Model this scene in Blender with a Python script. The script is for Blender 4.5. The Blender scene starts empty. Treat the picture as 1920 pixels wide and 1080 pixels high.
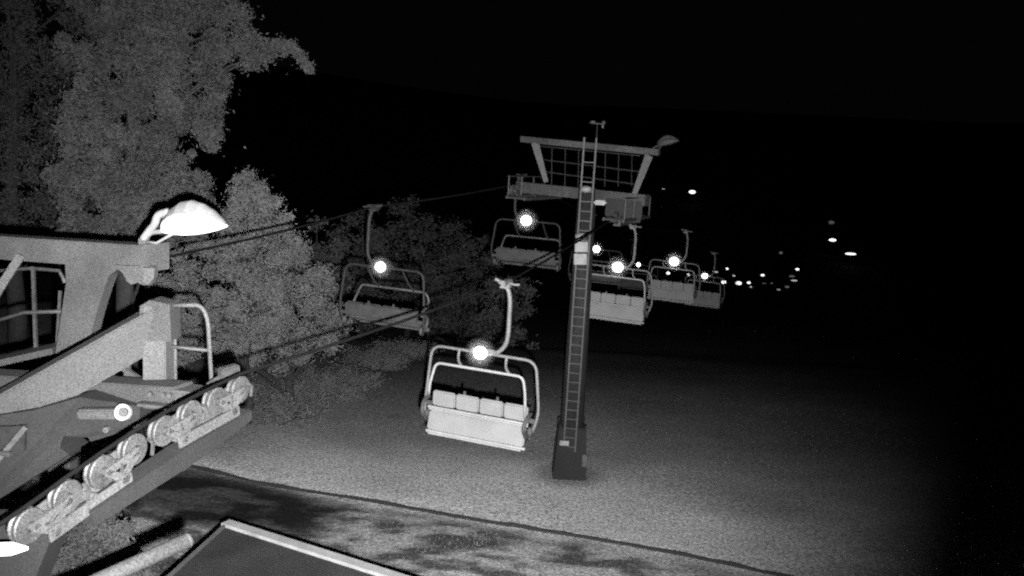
import bpy, bmesh, math, random
import numpy as np
from mathutils import Vector, Matrix, Quaternion, noise
random.seed(7)
rng = np.random.default_rng(7)
sc = bpy.context.scene
col = sc.collection
R = math.radians

# ---------------------------------------------------------------- camera
CAM_Z = 10.0
PITCH, ROLL, F = R(8.0), R(3.5), 1663.0          # F: focal length in pixels of the 1920 wide photograph
cam_d = bpy.data.cameras.new('camera')
cam = bpy.data.objects.new('camera', cam_d)
col.objects.link(cam)
cam_d.sensor_width = 36.0
cam_d.lens = 36.0 * F / 1920.0
cam_d.clip_start = 0.05
cam_d.clip_end = 3000
CR = Matrix.Rotation(math.pi / 2 - PITCH, 3, 'X') @ Matrix.Rotation(ROLL, 3, 'Z')
cam.matrix_world = Matrix.Translation((0, 0, CAM_Z)) @ CR.to_4x4()
sc.camera = cam
CP = Vector((0, 0, CAM_Z))

def P(px, py, d):
    """world point seen at photo pixel (px, py) at depth d"""
    return CP + CR @ Vector(((px - 960) / F * d, -(py - 540) / F * d, -d))

def Pz(px, py, z):
    """world point on the level z seen at the photo pixel"""
    v = CR @ Vector(((px - 960) / F, -(py - 540) / F, -1))
    return CP + v * ((z - CAM_Z) / v.z)

# ---------------------------------------------------------------- night sky and the lamp beside the camera
w = bpy.data.worlds.new('World')
sc.world = w
w.use_nodes = True
bg = w.node_tree.nodes['Background']
bg.inputs['Color'].default_value = (1, 1, 1, 1)
bg.inputs['Strength'].default_value = 0.0009
sc.view_settings.view_transform = 'Standard'
sc.view_settings.look = 'None'
sc.view_settings.exposure = 0
sc.view_settings.gamma = 1

ld = bpy.data.lights.new('camera_illuminator', 'SPOT')
ld.energy = 56000
ld.color = (1, 1, 1)
ld.spot_size = R(75)
ld.spot_blend = 1.0
ld.shadow_soft_size = 0.05
lo = bpy.data.objects.new('camera_illuminator', ld)
col.objects.link(lo)
LPOS = CP + Vector((0.10, 0.05, -0.30))
lo.location = LPOS
aim = P(705, 615, 20) - LPOS
lo.rotation_euler = aim.to_track_quat('-Z', 'Y').to_euler()

sc.cycles.use_denoising = False
sc.cycles.max_bounces = 3
sc.cycles.diffuse_bounces = 1
sc.cycles.use_adaptive_sampling = True
sc.cycles.adaptive_threshold = 0.06
sc.cycles.adaptive_min_samples = 12
cy = sc.cycles
cy.filter_width = 2.2                            # the camera's soft lens

# ---------------------------------------------------------------- materials
MATS = {}
def mat(name, v, rough=0.7, metal=0.0, amt=0.25, scale=40.0, bump=0.0, big=2.0, bigamt=0.2, spec=0.3, coord='Object'):
    m = bpy.data.materials.new(name)
    m.use_nodes = True
    nt = m.node_tree
    b = nt.nodes['Principled BSDF']
    b.inputs['Roughness'].default_value = rough
    b.inputs['Metallic'].default_value = metal
    b.inputs['Specular IOR Level'].default_value = spec
    tc = nt.nodes.new('ShaderNodeTexCoord')
    n1 = nt.nodes.new('ShaderNodeTexNoise'); n1.inputs['Scale'].default_value = scale; n1.inputs['Detail'].default_value = 4
    n2 = nt.nodes.new('ShaderNodeTexNoise'); n2.inputs['Scale'].default_value = big; n2.inputs['Detail'].default_value = 5
    nt.links.new(tc.outputs[coord], n1.inputs['Vector']); nt.links.new(tc.outputs[coord], n2.inputs['Vector'])
    def rng_(n, a):
        r = nt.nodes.new('ShaderNodeMapRange')
        r.inputs['From Min'].default_value = 0.28; r.inputs['From Max'].default_value = 0.72
        r.inputs['To Min'].default_value = 1 - a; r.inputs['To Max'].default_value = 1 + a
        nt.links.new(n.outputs['Fac'], r.inputs['Value']); return r
    mu = nt.nodes.new('ShaderNodeMath'); mu.operation = 'MULTIPLY'
    nt.links.new(rng_(n1, amt).outputs[0], mu.inputs[0]); nt.links.new(rng_(n2, bigamt).outputs[0], mu.inputs[1])
    mv = nt.nodes.new('ShaderNodeMath'); mv.operation = 'MULTIPLY'; mv.inputs[1].default_value = v
    nt.links.new(mu.outputs[0], mv.inputs[0])
    nt.links.new(mv.outputs[0], b.inputs['Base Color'])
    if bump:
        bp = nt.nodes.new('ShaderNodeBump'); bp.inputs['Strength'].default_value = bump; bp.inputs['Distance'].default_value = 0.03
        nt.links.new(n1.outputs['Fac'], bp.inputs['Height']); nt.links.new(bp.outputs[0], b.inputs['Normal'])
    MATS[name] = m
    return m

mat('galvanised_steel', 0.058, 0.8, 0.0, 0.62, 55, 0.15, 1.5, 0.25)
mat('painted_steel', 0.037, 0.8, 0.0, 0.62, 55, 0.15, 1.2, 0.25)
mat('mid_pipe', 0.034, 0.8, 0, 0.62, 55, 0.1, 2, 0.2)
mat('mid_paint', 0.010, 0.85, 0, 0.62, 55, 0.2, 1.5, 0.35)
mat('dark_paint', 0.008, 0.85, 0, 0.62, 55, 0.2, 1.5, 0.35)
mat('tower_steel', 0.012, 0.8, 0, 0.4, 14, 0.2, 1.0, 0.4)
mat('tower_mid_steel', 0.028, 0.7, 0, 0.5, 14, 0.1, 1.0, 0.45)
mat('tower_light_steel', 0.038, 0.6, 0, 0.35, 14, 0.1, 1.0, 0.3)
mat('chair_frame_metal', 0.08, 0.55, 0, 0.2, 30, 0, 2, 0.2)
mat('chair_frame_dimmed', 0.01, 0.7, 0, 0.5, 30, 0, 2, 0.4)  # same frame and bar metal; weaker light on rear-view chairs painted in
mat('chair_bar_dimmed', 0.045, 0.7, 0, 0.5, 30, 0, 2, 0.4)
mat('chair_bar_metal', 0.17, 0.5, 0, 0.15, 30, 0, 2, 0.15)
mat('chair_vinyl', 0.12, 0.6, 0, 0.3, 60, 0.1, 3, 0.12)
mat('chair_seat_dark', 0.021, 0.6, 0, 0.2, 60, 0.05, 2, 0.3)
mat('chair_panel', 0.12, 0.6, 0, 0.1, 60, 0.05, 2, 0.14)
mat('chair_shell', 0.03, 0.7, 0, 0.3, 40, 0, 3, 0.3)
mat('rubber', 0.02, 0.7, 0, 0.3, 60)
mat('sheave_metal', 0.04, 0.45, 0, 0.62, 55, 0.1, 6, 0.35, spec=0.6)
mat('rope_steel', 0.006, 0.9, 0, 0.3, 80, spec=0.0)
mat('white_paint', 0.6, 0.5, 0, 0.06, 30, 0, 4, 0.15)
mat('lamp_paint', 0.17, 0.6, 0, 0.15, 40, 0, 4, 0.15)
mat('sign_white', 0.15, 0.5, 0, 0.12, 30, 0, 5, 0.3)
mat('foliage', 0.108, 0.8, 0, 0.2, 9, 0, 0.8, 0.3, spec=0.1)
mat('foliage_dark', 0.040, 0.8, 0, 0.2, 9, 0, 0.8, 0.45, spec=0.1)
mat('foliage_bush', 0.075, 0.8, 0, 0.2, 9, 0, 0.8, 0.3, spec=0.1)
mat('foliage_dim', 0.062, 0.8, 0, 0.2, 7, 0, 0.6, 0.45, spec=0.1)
mat('bark', 0.02, 0.9, 0, 0.4, 12, 0.5)
mat('roofing', 0.024, 0.9, 0, 0.65, 40, 0.4, 1.5, 0.25, spec=0.1)
mat('roof_trim', 0.21, 0.6, 0, 0.2, 40, 0, 3, 0.2)
mat('hut_wall', 0.06, 0.8, 0, 0.2, 20)
mat('hose_rubber', 0.012, 0.8, 0, 0.3, 30)
mat('grass_blades', 0.075, 0.8, 0, 0.5, 3, 0, 0.25, 0.3, spec=0.1)

def emis(name, s, v=0.8):
    m = mat(name, v, 0.4)
    b = m.node_tree.nodes['Principled BSDF']
    b.inputs['Emission Color'].default_value = (1, 1, 1, 1)
    b.inputs['Emission Strength'].default_value = s
    return m
emis('lamp_lit', 8.0)
emis('flood_lit', 2.2)
emis('far_lamp_lit', 1.6)
emis('far_lamp_dim', 0.06)
emis('far_lamp_mid', 0.45)

def halo_mat():  # volume without a surface, added to give each chair lamp a soft bloom
    m = bpy.data.materials.new('bloom_halo'); m.use_nodes = True
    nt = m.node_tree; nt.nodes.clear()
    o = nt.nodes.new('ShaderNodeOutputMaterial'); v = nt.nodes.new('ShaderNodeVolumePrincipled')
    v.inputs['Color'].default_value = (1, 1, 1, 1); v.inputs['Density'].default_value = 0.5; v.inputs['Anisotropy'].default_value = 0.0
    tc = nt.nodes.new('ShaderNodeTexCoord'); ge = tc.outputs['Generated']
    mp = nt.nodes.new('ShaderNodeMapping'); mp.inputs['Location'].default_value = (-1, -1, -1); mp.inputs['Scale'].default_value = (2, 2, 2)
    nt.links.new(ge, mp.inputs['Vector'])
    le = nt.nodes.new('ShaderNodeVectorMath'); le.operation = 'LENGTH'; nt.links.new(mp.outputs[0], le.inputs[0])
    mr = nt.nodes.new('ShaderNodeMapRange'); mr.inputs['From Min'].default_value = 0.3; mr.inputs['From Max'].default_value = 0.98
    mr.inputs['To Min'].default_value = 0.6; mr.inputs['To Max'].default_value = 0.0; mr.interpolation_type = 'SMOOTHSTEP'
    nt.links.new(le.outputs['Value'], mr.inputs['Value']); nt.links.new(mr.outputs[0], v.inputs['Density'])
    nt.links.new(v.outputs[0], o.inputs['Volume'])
    MATS['bloom_halo'] = m
halo_mat()

# ground
def ground_mat():
    m = bpy.data.materials.new('mown_grass'); m.use_nodes = True
    nt = m.node_tree; b = nt.nodes['Principled BSDF']
    b.inputs['Roughness'].default_value = 0.95; b.inputs['Specular IOR Level'].default_value = 0.1
    tc = nt.nodes.new('ShaderNodeTexCoord')
    def N(s, d=5, st=None):
        n = nt.nodes.new('ShaderNodeTexNoise'); n.inputs['Scale'].default_value = s; n.inputs['Detail'].default_value = d
        if st:
            mp = nt.nodes.new('ShaderNodeMapping'); mp.inputs['Scale'].default_value = st
            nt.links.new(tc.outputs['Object'], mp.inputs['Vector']); nt.links.new(mp.outputs[0], n.inputs['Vector'])
        else: nt.links.new(tc.outputs['Object'], n.inputs['Vector'])
        return n
    def MR(src, a, b_, c, d):
        r = nt.nodes.new('ShaderNodeMapRange'); r.inputs['From Min'].default_value = a; r.inputs['From Max'].default_value = b_
        r.inputs['To Min'].default_value = c; r.inputs['To Max'].default_value = d
        nt.links.new(src, r.inputs['Value']); return r.outputs[0]
    def MUL(a, b_):
        x = nt.nodes.new('ShaderNodeMath'); x.operation = 'MULTIPLY'
        nt.links.new(a, x.inputs[0]); nt.links.new(b_, x.inputs[1]); return x.outputs[0]
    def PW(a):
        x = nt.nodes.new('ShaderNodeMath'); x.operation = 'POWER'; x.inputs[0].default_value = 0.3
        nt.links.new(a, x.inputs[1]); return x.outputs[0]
    fine = MR(N(13, 3).outputs['Fac'], .3, .7, .48, 1.5)
    mid = MUL(MR(N(0.35, 5, (1.0, 1.6, 1)).outputs['Fac'], .3, .7, .82, 1.14), MR(N(0.11, 3, (0.7, 1.5, 1)).outputs['Fac'], .35, .65, .8, 1.12))
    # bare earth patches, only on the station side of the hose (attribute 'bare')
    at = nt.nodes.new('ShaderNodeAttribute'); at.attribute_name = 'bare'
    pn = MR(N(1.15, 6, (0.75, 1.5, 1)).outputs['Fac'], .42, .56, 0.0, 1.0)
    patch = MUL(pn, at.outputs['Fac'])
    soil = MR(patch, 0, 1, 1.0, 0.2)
    at2 = nt.nodes.new('ShaderNodeAttribute'); at2.attribute_name = 'rough'  # amount of painted darkening: light falloff, contact shade, a dark ellipse
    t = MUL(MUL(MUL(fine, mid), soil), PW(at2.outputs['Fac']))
    v = nt.nodes.new('ShaderNodeMath'); v.operation = 'MULTIPLY'; v.inputs[1].default_value = 0.38
    nt.links.new(t, v.inputs[0]); nt.links.new(v.outputs[0], b.inputs['Base Color'])
    bp = nt.nodes.new('ShaderNodeBump'); bp.inputs['Strength'].default_value = 0.5; bp.inputs['Distance'].default_value = 0.05
    nt.links.new(N(9, 3).outputs['Fac'], bp.inputs['Height']); nt.links.new(bp.outputs[0], b.inputs['Normal'])
    return m

# ---------------------------------------------------------------- helpers
def link(name, bm, m, parent=None, smooth=False):
    me = bpy.data.meshes.new(name)
    bm.normal_update()
    bm.to_mesh(me); bm.free()
    me.materials.append(MATS[m] if isinstance(m, str) else m)
    if smooth:
        for p in me.polygons: p.use_smooth = True
    o = bpy.data.objects.new(name, me)
    col.objects.link(o)
    if parent:
        o.parent = parent
        o.matrix_parent_inverse = parent.matrix_world.inverted() if False else Matrix.Identity(4)
    return o

def tag(o, label, cat=None, group=None, kind=None):
    if label: o['label'] = label
    if cat: o['category'] = cat
    if group: o['group'] = group
    if kind: o['kind'] = kind
    return o

def thing(name, label, cat, loc=(0, 0, 0), rz=0, group=None):
    o = bpy.data.objects.new(name, None)
    o.empty_display_size = 0.2
    col.objects.link(o)
    o.location = loc; o.rotation_euler = (0, 0, rz)
    return tag(o, label, cat, group)

def frame_of(t, up=Vector((0, 0, 1))):
    t = t.normalized()
    s = t.cross(up)
    if s.length < 1e-4: s = t.cross(Vector((0, 1, 0)))
    s.normalize()
    return s, s.cross(t).normalized()

def box_beam(bm, a, b, wd, ht, up=Vector((0, 0, 1)), w2=None, h2=None, bev=0.0):
    """rectangular section from a to b; wd across, ht in the up direction"""
    a, b = Vector(a), Vector(b)
    s, u = frame_of(b - a, up)
    vs = []
    for p, ww, hh in ((a, wd, ht), (b, w2 or wd, h2 or ht)):
        for i, j in ((-1, -1), (1, -1), (1, 1), (-1, 1)):
            vs.append(bm.verts.new(p + s * (i * ww / 2) + u * (j * hh / 2)))
    f = [(3, 2, 1, 0), (4, 5, 6, 7)] + [(k, (k + 1) % 4, 4 + (k + 1) % 4, 4 + k) for k in range(4)]
    fs = [bm.faces.new([vs[i] for i in q]) for q in f]
    if bev:
        es = list({e for q in fs for e in q.edges})
        bmesh.ops.bevel(bm, geom=es, offset=bev, segments=2, affect='EDGES')

def box(bm, c, sx, sy, sz, bev=0.0, rot=None):
    M = Matrix.Translation(c) @ (rot.to_4x4() if rot else Matrix.Identity(4)) @ Matrix.Diagonal((sx, sy, sz, 1))
    r = bmesh.ops.create_cube(bm, size=1, matrix=M)
    if bev:
        es = list({e for v in r['verts'] for e in v.link_edges})
        bmesh.ops.bevel(bm, geom=es, offset=bev, segments=2, affect='EDGES')

def smooth_path(pts, n=6):
    pts = [Vector(p) for p in pts]
    out = []
    for i in range(len(pts) - 1):
        p0 = pts[max(i - 1, 0)]; p1 = pts[i]; p2 = pts[i + 1]; p3 = pts[min(i + 2, len(pts) - 1)]
        for k in range(n):
            t = k / n
            out.append(0.5 * ((2 * p1) + (p2 - p0) * t + (2 * p0 - 5 * p1 + 4 * p2 - p3) * t * t + (3 * p1 - p0 - 3 * p2 + p3) * t ** 3))
    out.append(pts[-1])
    return out

def round_corners(pts, r, n=5):
    pts = [Vector(p) for p in pts]
    out = [pts[0]]
    for i in range(1, len(pts) - 1):
        a, b, c = pts[i - 1], pts[i], pts[i + 1]
        ra = min(r, (a - b).length * .48, (c - b).length * .48)
        s = b + (a - b).normalized() * ra; e = b + (c - b).normalized() * ra
        for k in range(n + 1):
            t = k / n
            out.append(s * (1 - t) ** 2 + b * 2 * t * (1 - t) + e * t * t)
    out.append(pts[-1])
    return out

def tube(bm, pts, r, seg=8, r2=None, caps=True):
    pts = [Vector(p) for p in pts]
    rings = []
    prev = None
    n = len(pts)
    for i, p in enumerate(pts):
        t = (pts[min(i + 1, n - 1)] - pts[max(i - 1, 0)]).normalized()
        if prev is None:
            s, u = frame_of(t)
        else:
            s = (prev - t * prev.dot(t)).normalized(); u = s.cross(t).normalized()
        prev = s
        rr = r if r2 is None else r + (r2 - r) * i / (n - 1)
        rings.append([bm.verts.new(p + (s * math.cos(a) + u * math.sin(a)) * rr) for a in [2 * math.pi * k / seg for k in range(seg)]])
    for a, b in zip(rings, rings[1:]):
        for k in range(seg):
            bm.faces.new((a[k], a[(k + 1) % seg], b[(k + 1) % seg], b[k]))
    if caps:
        bm.faces.new(rings[0][::-1]); bm.faces.new(rings[-1])

def disc(bm, c, axis, r, t, seg=20, bev=0.0):
    """short cylinder centred at c"""
    axis = Vector(axis).normalized()
    tube(bm, [Vector(c) - axis * t / 2, Vector(c) + axis * t / 2], r, seg)

def plate(bm, pts, n, t):
    """polygon pts extruded by t along n"""
    n = Vector(n).normalized() * t
    a = [bm.verts.new(Vector(p)) for p in pts]
    b = [bm.verts.new(Vector(p) + n) for p in pts]
    k = len(a)
    bm.faces.new(a); bm.faces.new(b[::-1])
    for i in range(k):
        bm.faces.new((a[i], b[i], b[(i + 1) % k], a[(i + 1) % k]))
    bmesh.ops.recalc_face_normals(bm, faces=bm.faces[:])

def ball(bm, c, r, sub=2, sc_=(1, 1, 1)):
    bmesh.ops.create_icosphere(bm, subdivisions=sub, radius=r, matrix=Matrix.Translation(c) @ Matrix.Diagonal((*sc_, 1)))

NB = bmesh.new
FWD = Vector((0, 1, 0))

# ---------------------------------------------------------------- ground
TB = P(1066, 890, 25.8)                     # foot of the line tower
Z0 = TB.z
def sstep(a, b, x):
    t = min(1, max(0, (x - a) / (b - a))); return t * t * (3 - 2 * t)
def gh(x, y):
    z = Z0
    z -= 0.11 * max(0, y - 30) * sstep(30, 60, y) if y < 130 else 0.11 * 100
    z += 55 * sstep(190, 520, math.hypot(x, y)) * sstep(-200, 260, y)     # the valley's far side
    z += 0.07 * max(0, -x - 6)                                             # bank under the trees
    z += 0.12 * noise.noise(Vector((x * .15, y * .15, 0))) * sstep(2, 12, y) + 1.2 * noise.noise(Vector((x * .01, y * .01, 3))) * sstep(60, 140, math.hypot(x, y))
    return z
HOSE_PX = [(120, 858), (290, 880), (520, 915), (700, 941), (900, 976), (1100, 1010), (1280, 1043), (1440, 1076), (1700, 1130)]
HOSE = [Pz(a, b, Z0) for a, b in HOSE_PX]
def hose_side(x, y):
    for a, b in zip(HOSE, HOSE[1:]):
        if a.x <= x < b.x:
            return (a.y + (b.y - a.y) * (x - a.x) / (b.x - a.x)) - y
    return 1.0 if x < HOSE[0].x and y < HOSE[0].y else -1.0

def build_ground():
    def axis(lim, near, step):
        v = [0.0]; s = step
        while v[-1] < lim:
            if v[-1] > near: s *= 1.16
            v.append(v[-1] + s)
        return v
    ax = axis(900, 26, 0.4)
    xs = [-a for a in ax[::-1]][:-1] + ax
    ys = [-a for a in axis(300, 6, 1.0)[::-1]][:-1] + axis(1100, 45, 0.33)
    bm = NB()
    L = bm.verts.layers.float.new('bare'); L2 = bm.verts.layers.float.new('rough')  # second layer holds light falloff and shade painted into the grass colour
    dc = Pz(400, 938, Z0)
    g = []
    for y in ys:
        row = []
        for x in xs:
            v = bm.verts.new((x, y, gh(x, y)))
            sd = hose_side(x, y)
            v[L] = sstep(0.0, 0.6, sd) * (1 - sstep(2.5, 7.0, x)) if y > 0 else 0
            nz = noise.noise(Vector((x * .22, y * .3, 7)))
            shade = .5 * sstep(22, 29, y + .34 * max(0, x - 3) + .10 * max(0, -x) + 3.8 * nz) + 1.05 * sstep(25, 42, y + .3 * max(0, x))  # lamp falloff with distance and to the right, painted into the grass
            el = math.hypot((x - dc.x) / 3.6, (y - dc.y + .16 * (x - dc.x)) / 1.7) + .25 * noise.noise(Vector((x * .9, y * 1.2, 2)))  # ellipse of darker ground on the station side of the hose
            shade += .8 * (1 - sstep(.5, 1.3, math.hypot(x - TB.x, y - TB.y)))  # contact shade painted into the grass round the tower foot
            v[L2] = max(shade + .8 * sstep(60, 110, math.hypot(x, y)), (.3 * sstep(0, .5, sd) + 1.5 * (1 - sstep(.7, 1.15, el))) if sd > 0 and x < 14 else 0) if y > 0 else 0  # far ground painted darker still, so lamp light hardly shows on it
            row.append(v)
        g.append(row)
    for a, b in zip(g, g[1:]):
        for i in range(len(xs) - 1):
            bm.faces.new((a[i], a[i + 1], b[i + 1], b[i]))
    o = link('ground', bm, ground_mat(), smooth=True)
    tag(o, 'pale mown grass slope lit from the station, falling away to the valley', kind='structure')
build_ground()

def build_grass():
    """short tufts over the lit part of the slope"""
    n = 130000
    y = rng.uniform(15, 42, n) ; x = rng.uniform(-14, 16, n)
    ok = (np.abs(x) < y * 0.62) & (rng.random(n) > np.clip((y - 21) / 15, 0, 1) ** .7)
    dq = Pz(400, 938, Z0)
    ok &= np.hypot((x - dq.x) / 3.8, (y - dq.y + .16 * (x - dq.x)) / 1.9) > 1
    x, y = x[ok], y[ok]; n = len(x)
    z = np.array([gh(a, b) for a, b in zip(x, y)])
    side = np.array([1.0 if hose_side(a, b) > 0.15 else 0.0 for a, b in zip(x, y)])
    h = rng.uniform(0.02, 0.055, n) * (1 + side * rng.uniform(0, .5, n)); wd = rng.uniform(0.008, 0.02, n)
    an = rng.uniform(0, math.tau, n); lx = rng.normal(0, .03, n); ly = rng.normal(0, .03, n)
    co = np.empty((n, 3, 3))
    co[:, 0] = np.stack([x - np.cos(an) * wd, y - np.sin(an) * wd, z - .01], 1)
    co[:, 1] = np.stack([x + np.cos(an) * wd, y + np.sin(an) * wd, z - .01], 1)
    co[:, 2] = np.stack([x + lx, y + ly, z + h], 1)
    me = bpy.data.meshes.new('grass')
    me.vertices.add(n * 3); me.vertices.foreach_set('co', co.ravel())
    me.loops.add(n * 3); me.loops.foreach_set('vertex_index', np.arange(n * 3, dtype=np.int32))
    me.polygons.add(n); me.polygons.foreach_set('loop_start', np.arange(0, n * 3, 3, dtype=np.int32))
    me.update(); me.validate()
    me.materials.append(MATS['grass_blades'])
    o = bpy.data.objects.new('grass', me); col.objects.link(o)
    tag(o, 'short grass blades covering the lit slope', kind='stuff')
build_grass()

# dark hose along the grass
bm = NB()
pts = smooth_path([Vector((p.x, p.y, gh(p.x, p.y) + 0.035)) for p in HOSE], 10)
for k, q in enumerate(pts): q.z += 0.05 * noise.noise(Vector((k * .31, 0, 5))) - .012
tube(bm, pts, 0.055, 8)
o = link('water_hose', bm, 'hose_rubber', smooth=True)
tag(o, 'long dark hose lying across the grass slope below the tower', 'hose')

# ---------------------------------------------------------------- trees
def leaf_mesh(name, centres, radii, per, size, m, parent, squash=1.0, droop=0.0):
    cs = np.array([tuple(c) for c in centres]); rs = np.array(radii)
    k = len(cs)
    idx = np.repeat(np.arange(k), per); n = len(idx)
    d = rng.normal(0, 1, (n, 3)); d /= np.linalg.norm(d, axis=1)[:, None]
    rad = rs[idx] * rng.uniform(0.2, 1.0, n) ** 0.7 * (1 + rng.exponential(0.38, n) * (rng.random(n) < .3))
    p = cs[idx] + d * rad[:, None] * np.array([1, 1, squash])
    p[:, 2] -= droop * rs[idx] * rng.random(n) ** 2
    a = rng.normal(0, 1, (n, 3)); a /= np.linalg.norm(a, axis=1)[:, None]
    b = np.cross(a, rng.normal(0, 1, (n, 3))); b /= np.linalg.norm(b, axis=1)[:, None]
    s = rng.uniform(0.5, 1.0, n)[:, None] * size
    co = np.empty((n, 4, 3))
    co[:, 0] = p - a * s; co[:, 1] = p + b * s * .42; co[:, 2] = p + a * s; co[:, 3] = p - b * s * .42
    me = bpy.data.meshes.new(name)
    me.vertices.add(n * 4); me.vertices.foreach_set('co', co.ravel())
    me.loops.add(n * 4); me.loops.foreach_set('vertex_index', np.arange(n * 4, dtype=np.int32))
    me.polygons.add(n); me.polygons.foreach_set('loop_start', np.arange(0, n * 4, 4, dtype=np.int32))
    me.update(); me.validate()
    me.materials.append(MATS[m])
    o = bpy.data.objects.new(name, me); col.objects.link(o); o.parent = parent
    return o

def inside(poly, x, y):
    c = False; n = len(poly)
    for i in range(n):
        x1, y1 = poly[i]; x2, y2 = poly[i - 1]
        if (y1 > y) != (y2 > y) and x < (x2 - x1) * (y - y1) / (y2 - y1) + x1: c = not c
    return c

def tree(label, polys, holes, d, depth, step, trunk_px, per, size, m='foliage', gap=0.12, extra=(), droop=0.8, group='trees left of the lift line'):
    xs = [p[0] for q in polys for p in q]; ys = [p[1] for q in polys for p in q]
    base = P(trunk_px, 700, d + depth * .75); base.z = gh(base.x, base.y)
    t = thing('broadleaf_tree', label, 'tree', base, 0, group)
    cen, rad = [], []
    y = min(ys)
    while y < max(ys):
        x = min(xs)
        while x < max(xs):
            qx = x + random.uniform(-.45, .45) * step; qy = y + random.uniform(-.45, .45) * step
            if any(inside(q, qx, qy) for q in polys) and not any(math.hypot(qx - hx, qy - hy) < hr for hx, hy, hr in holes) and random.random() > gap:
                nn = 2 if depth > 1.2 else 1
                for _ in range(nn):
                    dd = d + random.uniform(-depth, depth) * 0.6
                    cen.append(P(qx, qy, dd) - base)
                    rad.append(step * random.uniform(.55, .95) / F * d)
            x += step
        y += step
    for (ex, ey, er) in extra:
        cen.append(P(ex, ey, d) - base); rad.append(er / F * d)
    cen = [c for c in cen if c.z > 0.2]; rad = rad[:len(cen)]
    leaf_mesh('crown', cen, rad, per, size, m, t, 0.9, droop)
    bm = NB()
    top = max(c.z for c in cen)
    tp = [Vector((0.12 * math.sin(k * 1.3), 0.1 * math.cos(k * 1.7), -0.3 + (top * .93 + .3) * k / 9)) for k in range(10)]
    tp[0].x = tp[0].y = 0
    tube(bm, tp, 0.02 * top + .06, 8, 0.03)
    near = [c for c in cen if math.hypot(c.x, c.y) < 4.2]
    for c in random.sample(near, min(len(near), 46)):
        h0 = max(0.8, c.z - 0.35 * math.hypot(c.x, c.y) - .3)
        if h0 > top * .9: continue
        s = tp[min(9, int((h0 + .3) / (top * .93 + .3) * 9))]
        mid = (s + c) / 2 + Vector((0, 0, .12 * (c - s).length))
        tube(bm, smooth_path([s, mid, c], 4), 0.05, 5, 0.012)
    link('trunk', bm, 'bark', t, True)
    return t

tree('tall leafy tree filling the upper left corner, one drooping branch reaching out', [
    [(150, -120), (440, -120), (468, 0), (464, 30), (452, 64), (500, 66), (512, 98), (480, 112), (445, 120), (418, 152), (408, 190),
     (414, 235), (418, 262), (402, 284), (384, 262), (352, 232), (318, 236), (325, 268), (352, 292), (378, 330), (390, 380), (380, 450), (110, 470), (95, 300), (130, 200), (110, 100)]],
     [(348, 262, 30), (372, 163, 17), (425, 45, 15), (365, 55, 12), (160, 222, 10), (262, 18, 12), (150, 60, 22)],
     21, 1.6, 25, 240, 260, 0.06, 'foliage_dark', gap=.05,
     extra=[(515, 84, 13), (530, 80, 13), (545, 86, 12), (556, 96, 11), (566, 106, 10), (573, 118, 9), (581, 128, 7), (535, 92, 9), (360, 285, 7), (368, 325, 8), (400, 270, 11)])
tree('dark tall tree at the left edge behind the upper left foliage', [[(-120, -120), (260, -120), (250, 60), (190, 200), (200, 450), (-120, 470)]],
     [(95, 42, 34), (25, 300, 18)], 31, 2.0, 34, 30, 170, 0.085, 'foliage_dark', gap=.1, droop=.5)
tree('shorter bushy tree with a spiky top, right of the floodlight', [
    [(340, 470), (375, 420), (395, 385), (425, 372), (438, 345), (465, 328), (488, 345), (498, 368), (530, 378), (548, 400), (556, 430), (552, 500), (530, 640), (400, 670), (290, 670), (290, 520)]],
     [(420, 355, 10)], 27, 1.4, 24, 460, 200, 0.06, extra=[(445, 336, 9), (455, 332, 8), (480, 345, 9), (520, 380, 9), (545, 405, 8)], gap=.06, droop=.3)
tree('low wide tree behind the haul rope, left of the empty chair seen from behind', [
    [(500, 460), (560, 452), (600, 478), (618, 520), (640, 556), (655, 600), (640, 640), (590, 672), (520, 692), (420, 700), (430, 600)]],
     [(545, 560, 14), (500, 690, 12)], 29, 1.5, 26, 540, 210, 0.062, gap=.08, droop=.3)
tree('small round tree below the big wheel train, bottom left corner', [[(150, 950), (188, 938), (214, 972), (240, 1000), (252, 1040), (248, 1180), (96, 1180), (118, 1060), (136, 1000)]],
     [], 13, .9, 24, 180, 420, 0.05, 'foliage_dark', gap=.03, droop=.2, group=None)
far = [(880, 425, 70, 58, 'far tree low between the nearest hanger and the second chair seen from behind'), (955, 485, 60, 50, 'low far tree below the second chair seen from behind'), (590, 404, 70, 44, 'dim far tree just right of the low wide tree'),
       (672, 388, 75, 52, 'dim far tree behind the nearest chair seen from behind'),
       (758, 376, 80, 58, 'dim far tree between the two chairs seen from behind'),
       (835, 392, 72, 64, 'faintest far tree, left of the second chair seen from behind')]
for cx, ty, hw, d, lab in far:
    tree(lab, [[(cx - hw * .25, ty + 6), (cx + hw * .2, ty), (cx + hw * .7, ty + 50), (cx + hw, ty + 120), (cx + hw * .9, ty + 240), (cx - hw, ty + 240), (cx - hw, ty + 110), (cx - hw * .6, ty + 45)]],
         [(cx + 20, ty + 120, 14)], d, 2.0, 24, cx, 60, 0.14, 'foliage_dim', gap=.1, droop=.3)
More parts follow.
